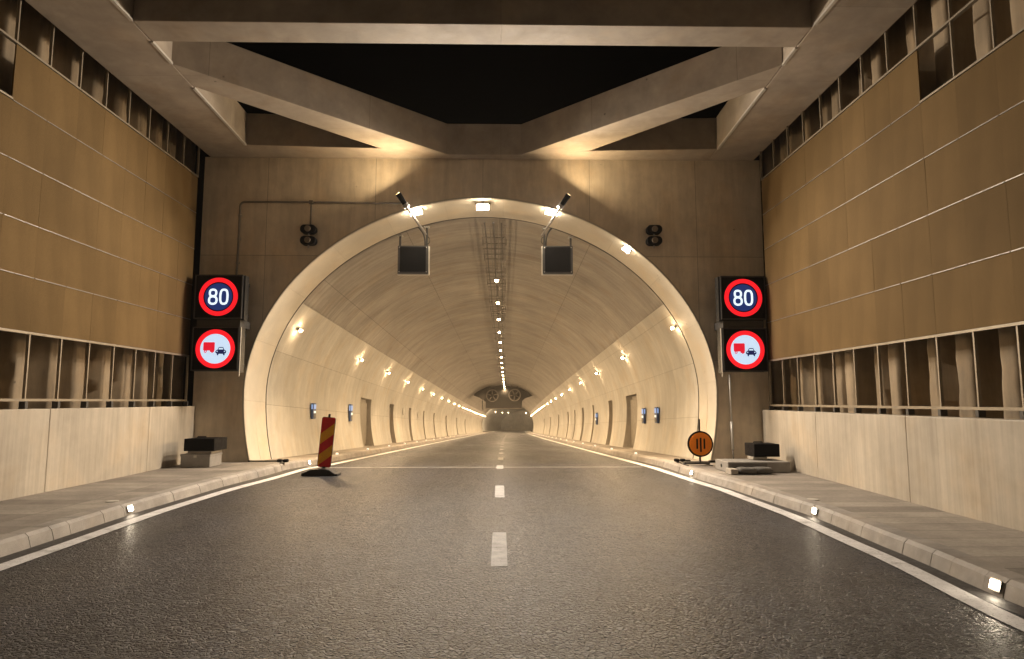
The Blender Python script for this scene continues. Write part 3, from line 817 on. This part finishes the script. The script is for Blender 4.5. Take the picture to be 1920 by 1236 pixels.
# conduits
c1 = thing('conduit_pipe', 'thin grey conduit running up and across the portal left of the arch', 'conduit', (-6.4, DP, 4.6))
def arcpts(cx_, cz_, r, a0, a1, y, n=8): return [(cx_+r*cos(a0+(a1-a0)*i/n), y, cz_+r*sin(a0+(a1-a0)*i/n)) for i in range(n+1)]
yc = DP-.045
bm = B(); tube(bm, [(-6.52,yc,4.62),(-6.50,yc,6.42)]+arcpts(-6.39,6.44,.11,pi,pi/2,yc)+[(-4.8,yc,6.55),(-2.5,yc,6.53)], .025); obj('pipe', bm, M['steel3'] if 'steel3' in M else M.setdefault('steel3', flat('dull_conduit', (.24,.22,.20), .5, .4)), c1, True)
bm = B(); tube(bm, [(-4.74,yc,6.55),(-4.74,yc,5.95)], .022); obj('branch_pipe', bm, M['steel3'], c1, True)
bm = B(); bx(bm, -4.79,-4.69, yc-.04, yc+.04, 6.50, 6.59); obj('junction_box', bm, M['steel3'], c1, bevel=.008)
for z in (5.0,5.6,6.2):
    bm = B(); bx(bm, -6.55,-6.46, yc-.01, DP, z-.02, z+.02); obj('clip', bm, M['steel'], c1)
c2 = thing('conduit_pipe', 'pale vertical conduit below the right sign stack', 'conduit', (5.6, DP, .2))
bm = B(); tube(bm, [(5.64,yc,2.25),(5.65,yc,1.1)], .022); obj('pipe', bm, M['pale'], c2, True)
bm = B(); tube(bm, [(5.65,yc,1.1),(5.66,yc,.42)], .034); obj('sleeve', bm, M['pale'], c2, True)
bm = B(); tube(bm, [(5.66,yc,.42),(5.67,yc,.16)], .018); obj('cable', bm, M['steel3'], c2, True)

# ------------------------------------------------------------------ LED signs
def ribbon(bm, pts, wd, y0, y1, closed=False):
    n = len(pts); L = []
    for i in range(n):
        a = Vector(pts[(i-1) % n] if closed else pts[max(i-1,0)]); b = Vector(pts[(i+1) % n] if closed else pts[min(i+1,n-1)])
        t = (b-a).normalized(); nn = Vector((-t.y, t.x)); p = Vector(pts[i])
        q, r = p+nn*wd/2, p-nn*wd/2
        L.append([bm.verts.new((q.x,y0,q.y)), bm.verts.new((r.x,y0,r.y)), bm.verts.new((r.x,y1,r.y)), bm.verts.new((q.x,y1,q.y))])
    rng = range(n) if closed else range(n-1)
    for i in rng:
        a, b = L[i], L[(i+1) % n]
        for k in range(4): bm.faces.new([a[k], a[(k+1)%4], b[(k+1)%4], b[k]])
    if not closed: bm.faces.new(L[0]); bm.faces.new(list(reversed(L[-1])))
def sign(x0, x1, z0, z1, yf, kind, side, lab):
    cx_, cz_ = (x0+x1)/2, (z0+z1)/2
    t = thing('led_sign', lab, 'sign', (cx_, yf, z0), 'square LED road signs beside the arch')
    bm = B(); bx(bm, x0, x1, yf, yf+.30, z0, z1); h = obj('housing', bm, M['black'], t, bevel=.008)
    bm = B(); annulus(bm, 0, 0, yf-.025, yf-.0015, cx_, cz_, outer=[(sx*(x1-x0)/2, sz*(z1-z0)/2) for sx, sz in ((-1,-1),(1,-1),(1,1),(-1,1))],
                      inner=[(sx*((x1-x0)/2-.025), sz*((z1-z0)/2-.025)) for sx, sz in ((-1,-1),(1,-1),(1,1),(-1,1))]); obj('rim', bm, M['darkgrey'], h)
    yc_ = yf-.008; dx = .0
    bm = B(); annulus(bm, .455, .352, yc_-.004, yc_, cx_, cz_); obj('red_ring', bm, M['e_red'], t)
    if kind == '80':
        bm = B(); plate(bm, circ(.325,48), yc_+.001, yc_+.004, cx_, cz_); obj('display_disc', bm, M['e_navy'], t)
        def ell(ex, ez, a, b, n=28, p=2.4):
            return [(cx_+ex+a*math.copysign(abs(cos(2*pi*i/n))**(2/p), cos(2*pi*i/n)), cz_+ez+b*math.copysign(abs(sin(2*pi*i/n))**(2/p), sin(2*pi*i/n))) for i in range(n)]
        bm = B(); ribbon(bm, ell(-.128,-.082,.088,.088), .05, yc_-.004, yc_, True); ribbon(bm, ell(-.128,.09,.076,.078), .05, yc_-.0055, yc_-.0045, True)
        obj('digit_eight', bm, M['e_white'], t)
        bm = B(); ribbon(bm, ell(.128,.0,.084,.168,40,2.8), .05, yc_-.004, yc_, True); obj('digit_zero', bm, M['e_white'], t)
    else:
        bm = B(); plate(bm, circ(.349,48), yc_+.001, yc_+.004, cx_, cz_); obj('display_disc', bm, M['e_pale'], t)
        bm = B(); plate(bm, [(x-.145, z+.055) for x, z in rrect(.265,.195,.02)], yc_-.003, yc_, cx_, cz_)
        plate(bm, [(-.12,-.04),(-.02,-.04),(-.02,-.075),(-.12,-.075)][::-1], yc_-.0035, yc_-.0005, cx_, cz_)
        annulus(bm, .034, .016, yc_-.005, yc_-.001, cx_-.225, cz_-.062, 20); annulus(bm, .034, .016, yc_-.005, yc_-.001, cx_-.065, cz_-.062, 20)
        obj('truck_symbol', bm, M['e_truck'], t)
        bm = B(); c = .135
        body = [(-.12,-.075),(-.125,-.03),(-.10,.0),(-.075,.012),(-.055,.062),(-.03,.07),(.03,.07),(.055,.062),(.075,.012),(.10,.0),(.125,-.03),(.12,-.075),(.09,-.08),(.09,-.125),(.06,-.125),(.05,-.09),(-.05,-.09),(-.06,-.125),(-.09,-.125),(-.09,-.08)]
        plate(bm, [(x+c, z-.03) for x, z in body], yc_-.003, yc_, cx_, cz_)
        cs = obj('car_symbol', bm, M['e_navy2'] if 'e_navy2' in M else M.setdefault('e_navy2', emit('sign_car_navy', (.006,.012,.08), .8)), t)
        bm = B(); plate(bm, [(x+c, z-.03) for x, z in [(-.055,.012),(-.042,.05),(.042,.05),(.055,.012)]], yc_-.006, yc_-.0035, cx_, cz_)
        plate(bm, [(x+c-.085, z-.062) for x, z in circ(.014,12)], yc_-.006, yc_-.0035, cx_, cz_); plate(bm, [(x+c+.085, z-.062) for x, z in circ(.014,12)], yc_-.006, yc_-.0035, cx_, cz_)
        obj('windscreen_and_headlights', bm, M['e_pale'], cs)
    e = x1 if side < 0 else x0; sg = 1 if side < 0 else -1
    bm = B(); bx(bm, min(e+sg*.002, e+sg*.035), max(e+sg*.002, e+sg*.035), yf+.06, yf+.28, z0-.03, z1+.0); obj('hinge_side', bm, M['case2'], t, bevel=.005)
    bm = B(); bx(bm, x0+.1, x1-.1, yf+.30, DP-.001, z0+.1, z0+.18); bx(bm, x0+.1, x1-.1, yf+.30, DP-.001, z1-.18, z1-.1); obj('wall_bracket', bm, M['darkgrey'], t)
    if kind != '80':
        bm = B(); cyl(bm, (e+sg*.028, yf+.02, z0-.12), (e+sg*.028, yf+.02, z1-.0), .014, 8); obj('tube', bm, M['pale'], t)
M['case2'] = flat('sign_side_grey', (.03,.03,.03), .4, .3)
YF = 15.55
sign(-7.21,-6.09,3.52,4.57,YF,'80',-1,'square black sign with red ring and 80, top of the left stack')
sign(-7.21,-6.125,2.30,3.33,YF,'no',-1,'square black no-overtaking sign for trucks, bottom of the left stack')
sign(5.265,6.345,3.53,4.58,YF,'80',1,'square black sign with red ring and 80, top of the right stack')
sign(5.28,6.34,2.29,3.325,YF,'no',1,'square black no-overtaking sign for trucks, bottom of the right stack')
for (a, b), lab in (((-7.16,-6.14),'dark frame box joining the two left signs'),((5.32,6.30),'dark frame box joining the two right signs')):
    bm = B(); bx(bm, a, b, YF+.06, DP-.001, 3.338, 3.515); bx(bm, a+.12, b-.12, YF+.052, YF+.059, 3.37, 3.49)
    tag(obj('sign_connector', bm, M['darkgrey'], None, bevel=.006, base=((a+b)/2, YF, 3.34)), lab, 'bracket', 'connectors between the sign boxes')

# ------------------------------------------------------------------ striped marker, orange sign
mk = thing('traffic_marker', 'red and amber striped upright marker board in a black rubber foot', 'marker', (-3.83, 14.66, 0))
tilt = Matrix.Translation((-3.83,14.66,.16)) @ Matrix.Rotation(radians(4.2), 4, 'Y') @ Matrix.Rotation(radians(-1.5), 4, 'X')
def tplate(poly, y0, y1, mat, name, par, bevel=0, grow=None):
    bm = B(); plate(bm, poly, y0, y1); bm.transform(tilt); return obj(name, bm, mat, par, bevel=bevel)
WB, HB = .275, 1.06
board_o = [(x, z+HB/2+.02) for x, z in rrect(WB+.02, HB+.02, .045)]
bd = tplate(board_o, 0, .03, M['rubber'], 'board', mk)
# stripes clipped to the rounded board
def clip_poly(poly, a, b, c):  # keep a*x+b*z<=c
    out = []
    for i in range(len(poly)):
        p, q = poly[i], poly[(i+1) % len(poly)]; dp = a*p[0]+b*p[1]-c; dq = a*q[0]+b*q[1]-c
        if dp <= 0: out.append(p)
        if dp*dq < 0: t = dp/(dp-dq); out.append((p[0]+(q[0]-p[0])*t, p[1]+(q[1]-p[1])*t))
    return out
inner = [(x, z+HB/2+.02) for x, z in rrect(WB, HB, .035)]
slope = .235/.275*1.0     # stripes rise to the right
edges = [-9, .155, .385, .61, .845, 9]
cols_ = ['red','amber','red','amber','red']
for k in range(5):
    lo, hi = edges[k], edges[k+1]
    # z - slope*(x) between lo and hi
    p = clip_poly(inner, -slope, 1, hi); p = clip_poly(p, slope, -1, -lo)
    if len(p) > 2: tplate(p, -.006, -.0015, M[cols_[k]], 'stripe', bd)
bm = B(); bx(bm, -.022, .022, .005, .04, HB+.03, HB+.10); bm.transform(tilt); obj('top_lug', bm, M['rubber'], mk, bevel=.006)
bm = B(); bx(bm, -.035, .035, -.01, .045, -.06, .03); bm.transform(tilt); obj('socket', bm, M['rubber'], mk, bevel=.006)
bm = B()
foot = [(-.40,.0),(-.40,.055),(-.33,.075),(-.20,.135),(-.10,.145),(.10,.145),(.20,.125),(.32,.045),(.37,.05),(.38,.02),(.36,.0)]
plate(bm, foot, -.19, .19); bm.transform(Matrix.Translation((-3.86,14.66,.002)))
obj('foot', bm, M['rubber'], mk, bevel=.02)

os_ = thing('road_sign', 'round orange sign with three black bars on a short dark stand', 'sign', (4.545, 15.2, .16))
bm = B(); bx(bm, 4.17, 4.75, 15.13, 15.26, .175, .225); f = obj('base_bar', bm, M['darkgrey'], os_, bevel=.006)
bm = B(); bx(bm, 4.17, 4.21, 14.85, 15.5, .158, .20); bx(bm, 4.70, 4.745, 14.85, 15.5, .158, .20); obj('base_feet', bm, M['darkgrey'], f, bevel=.005) if False else bm.free()
for x in (4.17, 4.705):
    bm = B(); bx(bm, x, x+.04, 14.9, 15.5, .1585, .174); obj('foot', bm, M['darkgrey'], os_, bevel=.003)
bm = B(); bx(bm, 4.525, 4.565, 15.17, 15.21, .2255, 1.19); obj('pole', bm, M['darkgrey'], os_, bevel=.004)
bm = B(); plate(bm, circ(.292,48), 15.12, 15.165, 4.545, .63); d = obj('rim', bm, M['black'], os_, bevel=.004)
bm = B(); plate(bm, circ(.255,48), 15.105, 15.1185, 4.545, .63); d = obj('disc', bm, M['orange'], os_, bevel=.003)
for x, a, b in ((-.082,-.11,.12),(0,-.18,.14),(.082,-.11,.12)):
    bm = B(); plate(bm, [(q[0]+x, q[1]+(a+b)/2) for q in rrect(.036, b-a, .012)], 15.098, 15.1035, 4.545, .63); obj('bar', bm, M['black'], d)

# barrier stubs with twin lamps at the mouth
def stub(x, y, xb0, xb1, yb, lab):
    t = thing('barrier_sensor', lab, 'sensor', (x, y, .155), 'small twin-lamp sensors by the kerb at the mouth')
    bm = B(); bx(bm, x-.05, x+.05, y-.05, y+.05, .0, .175); obj('post', bm, M['grey2'], t, bevel=.01)
    for o_ in (-.055, .085):
        bm = B(); bx(bm, x+o_-.06, x+o_+.06, y-.07, y+.06, .18, .255); obj('lamp_head', bm, M['black'], t, bevel=.028)
    bm = B(); bx(bm, xb0, xb1, yb, yb+.07, .158, .19); obj('floor_bar', bm, M['black'], t, bevel=.004)
M['grey2'] = flat('weathered_metal', (.11,.10,.09), .6, .2)
stub(-5.08, 15.75, -6.0, -5.15, 16.1, 'small black twin-lamp sensor with floor bar on the left kerb at the mouth')
stub(4.20, 15.7, 4.30, 4.95, 15.72, 'small black twin-lamp sensor on the right kerb beside the orange sign')
for x in (4.48, 5.0):
    pass
bm = B(); bx(bm, 4.32, 4.44, 15.55, 15.68, .16, .235); tag(obj('small_box', bm, M['black'], None, bevel=.02, base=(4.38,15.6,.16)), 'tiny black box lying on pavement behind the twin-lamp sensor', 'box')
bm = B(); bx(bm, 4.95, 5.12, 15.75, 15.9, .155, .20); tag(obj('cable_ramp', bm, M['black'], None, bevel=.015, base=(5.0,15.8,.155)), 'flat black block at the foot of the arch right of the orange sign', 'block')

# ------------------------------------------------------------------ equipment cases
def case(nm, x0, x1, y0, y1, z0, z1, mat, lab, cat='case', extra=None, bevel=.012):
    t = thing(nm, lab, cat, ((x0+x1)/2, (y0+y1)/2, z0))
    bm = B(); bx(bm, x0, x1, y0, y1, z0, z1); b = obj('body', bm, mat, t, bevel=bevel)
    if extra: extra(t, b, x0, x1, y0, y1, z0, z1)
    return t
def lid(t, b, x0, x1, y0, y1, z0, z1):
    bm = B(); bx(bm, x0-.008, x1+.008, y0-.01, y1+.008, z1-.05, z1+.006); obj('lid', bm, M['case'], t, bevel=.006)
    bm = B(); bx(bm, (x0+x1)/2-.03, (x0+x1)/2+.03, y0-.02, y0-.011, z1-.07, z1-.02); obj('latch', bm, M['steel'], t)
def handle(t, b, x0, x1, y0, y1, z0, z1):
    bm = B(); xm = x0+(x1-x0)*.35; tube(bm, [(xm-.1,(y0+y1)/2,z1),(xm-.09,(y0+y1)/2,z1+.03),(xm+.09,(y0+y1)/2,z1+.03),(xm+.1,(y0+y1)/2,z1)], .012, 6); obj('handle', bm, M['rubber'], t)
    bm = B(); bx(bm, x0+.03, x1-.03, y0-.012, y0-.001, z0+.04, z1-.04); obj('front_plate', bm, M['black'], t, bevel=.003)
case('equipment_case', -7.0, -6.36, 14.83, 15.45, .155, .435, M['case'], 'grey equipment case on the left pavement under the black case', extra=lid)
case('battery_slab', -6.88, -6.36, 14.88, 15.45, .442, .505, M['pale2'] if 'pale2' in M else M.setdefault('pale2', flat('pale_plastic', (.42,.39,.35), .5)), 'thin pale slab between the two left cases', 'slab')
case('black_case', -6.93, -6.27, 14.80, 15.5, .506, .775, M['black'], 'black case on top of the left stack by the portal', extra=handle)
def endhole(t, b, x0, x1, y0, y1, z0, z1):
    bm = B(); cyl(bm, (x0-.001, (y0+y1)/2, (z0+z1)/2), (x0-.008, (y0+y1)/2, (z0+z1)/2), .035, 16); obj('end_hole', bm, M['black'], t)
    bm = B(); bx(bm, x0+.02, x0+.80, y0-.01, y0-.001, z0+.02, z1-.02); obj('front_plate', bm, M['grey'], t, bevel=.003)
case('long_case', 4.62, 5.90, 13.55, 14.35, .155, .365, M['case'], 'long low grey box on the right pavement with round hole in its end', 'box', endhole)
case('battery_slab', 5.30, 5.60, 13.98, 14.30, .371, .43, M['pale2'], 'small pale slab under the black case on the right', 'slab')
case('black_case', 5.32, 5.86, 13.95, 14.5, .436, .70, M['black'], 'black case on top of the long low box on the right', extra=handle)
def sack(x0, x1, y0, y1, z0, h, lab, seed):
    bm = B(); bmesh.ops.create_grid(bm, x_segments=2, y_segments=2, size=.5); bm.clear()
    bmesh.ops.create_cube(bm, size=1); bmesh.ops.subdivide_edges(bm, edges=bm.edges[:], cuts=7, use_grid_fill=True)
    for v in bm.verts:
        p = v.co*2; r = (abs(p.x)**5+abs(p.y)**4+abs(p.z)**2.6)
        s_ = r**(-1/4.0) if r > 1 else 1; q = p*s_
        q += Vector((0,0,.18))*noise.noise(Vector((q.x*2.2+seed, q.y*2, 0))) ; q *= 1+.05*noise.noise(q*3+Vector((seed,0,0)))
        v.co = Vector(((x0+x1)/2+q.x*(x1-x0)/2, (y0+y1)/2+q.y*(y1-y0)/2, max(z0, z0+h/2+q.z*h/2)))
    return tag(obj('sandbag', bm, M['sack'], None, True, base=((x0+x1)/2,(y0+y1)/2,z0)), lab, 'sandbag', 'sandbags in front of the long low box')
sack(4.72, 5.10, 13.18, 13.5, .156, .125, 'dark grey sandbag lying beside a pale end block on the right pavement', 1)
sack(5.06, 5.42, 13.20, 13.52, .156, .13, 'dark grey sandbag nearest the right parapet on the pavement', 8)
case('concrete_block', 4.55, 4.70, 13.18, 13.50, .155, .26, M['pale2'], 'small pale block at the left end of the sandbags', 'block')
# manhole lids
for x, y, lab in ((-5.62,9.9,'small round lid in the left pavement behind the kerb lamp'),(4.62,9.9,'small round lid in the right pavement behind the kerb lamp')):
    bm = B(); cyl(bm, (x,y,.151), (x,y,.16), .085, 24); tag(obj('access_lid', bm, M['pale'], None, base=(x,y,.151)), lab, 'lid', 'round lids in the pavements')

# ------------------------------------------------------------------ wall cabinets in the tunnel
def cabinet(sd, y, z0, z1, lab):
    zm = (z0+z1)/2; x = CX0+ax(y)+sd*(prof_lat(max(.3, zm-zr(y)))-.03)
    t = thing('sos_cabinet', lab, 'cabinet', (x, y, z0), 'lit emergency cabinets on the tunnel walls')
    a, b = sorted((x, x-sd*.08))
    bm = B(); bx(bm, a, b, y-.17, y+.17, z0, z1); obj('body', bm, M['blue'], t, bevel=.02)
    h = z1-z0; xf = x-sd*.082
    def pl(y0, y1, q0, q1, m, nm):
        bm = B(); c, d = sorted((xf, xf-sd*.01)); bx(bm, c, d, y+y0, y+y1, z0+h*q0, z0+h*q1); obj(nm, bm, m, t)
    pl(-.12,.12,.62,.92,M['e_cab'],'lit_panel'); pl(-.10,.10,.36,.50,M['e_cabw'],'lamp'); pl(-.12,.12,.08,.30,M['grey'],'flap')
    # face towards the camera
    def pf(q0, q1, m, nm):
        bm = B(); bx(bm, a+.015, b-.015, y-.181, y-.1715, z0+h*q0, z0+h*q1); obj(nm, bm, m, t)
    pf(.62,.92,M['e_cab'],'side_panel')
cabinet(-1, 21.9, 1.02, 1.53, 'blue lit cabinet on the left wall behind the striped marker')
cabinet(-1, 27.2, .78, 1.47, 'blue lit cabinet just before the first door niche on the left wall')
cabinet(1, 22.3, .86, 1.40, 'blue lit cabinet on the right wall nearest the mouth')
cabinet(1, 24.4, .78, 1.35, 'blue lit cabinet beside the first door niche on the right wall')
cabinet(1, 37.0, .3, .95, 'distant lit cabinet on the right wall past the second niche')
for sd, y, z in ((-1, 41.5, .95), (-1, 48.5, .6)):
    x = CX0+ax(y)+sd*(prof_lat(z-zr(y)))
    t = thing('small_sign', 'small pale round plate on the left wall %s' % ('nearer the mouth' if y < 45 else 'farther in'), 'sign', (x, y, z), 'small round plates on the left tunnel wall')
    bm = B(); cyl(bm, (x+.03, y, z), (x+.06, y, z), .22, 20); obj('plate', bm, M['pale'], t)
    bm = B(); bx(bm, x-.02, x+.029, y-.05, y+.05, z-.05, z+.05); obj('bracket', bm, M['steel'], t)

# ------------------------------------------------------------------ jet fans, message board, round signal
def jet_fan(x, y, z, lab, rot):
    t = thing('jet_fan', lab, 'fan', (x, y, z), 'pair of round jet fans under the vault')
    bm = B(); annulus(bm, .74, .66, y, y+2.6, x, z, 36); c = obj('casing', bm, M['fan'], t, 'auto')
    bm = B(); annulus(bm, .78, .70, y-.06, y-.001, x, z, 36); obj('rim', bm, M['fanrim'], t)
    bm = B(); cyl(bm, (x,y+.2,z), (x,y+1.2,z), .18, 20); obj('hub', bm, M['fan'], t)
    for k in range(5):
        a = rot+2*pi*k/5; d = Vector((cos(a),0,sin(a))); e = Vector((-sin(a),0,cos(a)))
        bm = B(); p = Vector((x,y+.3,z))
        q = [p+d*.17-e*.03, p+d*.17+e*.06+Vector((0,.12,0)), p+d*.65+e*.10+Vector((0,.10,0)), p+d*.65-e*.05]
        v1 = [bm.verts.new(i_) for i_ in q]; v2 = [bm.verts.new(i_+Vector((0,.02,0))) for i_ in q]
        bm.faces.new(v1); bm.faces.new(list(reversed(v2)))
        for i_ in range(4): bm.faces.new([v1[i_], v2[i_], v2[(i_+1)%4], v1[(i_+1)%4]])
        obj('blade', bm, M['fanrim'], t)
    for s_ in (-.4, .4):
        bm = B(); cyl(bm, (x+s_, y+.5, z+.6), (x+s_, y+.5, z+1.25), .04, 8); cyl(bm, (x+s_, y+2.0, z+.6), (x+s_, y+2.0, z+1.25), .04, 8); obj('hanger', bm, M['fan'], t)
    return t
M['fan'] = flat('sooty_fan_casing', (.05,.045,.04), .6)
M['fanrim'] = flat('fan_rim_grey', (.26,.23,.20), .5)
jet_fan(-1.02, 85, 2.28, 'left round jet fan hung deep inside the tunnel', .3)
jet_fan(1.84, 85, 2.35, 'right round jet fan hung deep inside the tunnel', .75)
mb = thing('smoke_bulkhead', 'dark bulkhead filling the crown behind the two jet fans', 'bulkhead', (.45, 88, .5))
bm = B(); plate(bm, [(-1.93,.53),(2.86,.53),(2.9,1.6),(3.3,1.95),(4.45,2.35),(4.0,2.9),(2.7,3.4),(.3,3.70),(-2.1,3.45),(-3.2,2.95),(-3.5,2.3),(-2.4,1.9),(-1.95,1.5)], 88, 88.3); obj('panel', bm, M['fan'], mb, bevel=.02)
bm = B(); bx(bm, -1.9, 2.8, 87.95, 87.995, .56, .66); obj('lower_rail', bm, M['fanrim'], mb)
rs = thing('lane_signal', 'dark round signal with small post left of the jet fans', 'signal', (-2.2, 83, .6))
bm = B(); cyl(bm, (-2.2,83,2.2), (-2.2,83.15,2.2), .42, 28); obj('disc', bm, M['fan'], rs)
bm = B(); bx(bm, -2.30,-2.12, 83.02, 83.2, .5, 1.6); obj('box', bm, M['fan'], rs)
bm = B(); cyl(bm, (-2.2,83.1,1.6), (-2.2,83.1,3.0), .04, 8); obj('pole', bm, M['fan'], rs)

# ------------------------------------------------------------------ haze
bm = B(); bx(bm, -40, 75, -12, 296, -13.2, 9.4)
hz = tag(obj('haze', bm, None), 'thin warm mist filling the tunnel', 'haze', kind='stuff')
m = bpy.data.materials.new('haze_air'); m.use_nodes = True; n = m.node_tree.nodes; l = m.node_tree.links
n.remove(n['Principled BSDF']); pv = n.new('ShaderNodeVolumePrincipled')
pv.inputs['Color'].default_value = (.93,.90,.86,1); pv.inputs['Density'].default_value = .0005; pv.inputs['Anisotropy'].default_value = -.1
l.new(pv.outputs[0], n['Material Output'].inputs['Volume'])
hz.data.materials.clear(); hz.data.materials.append(m)
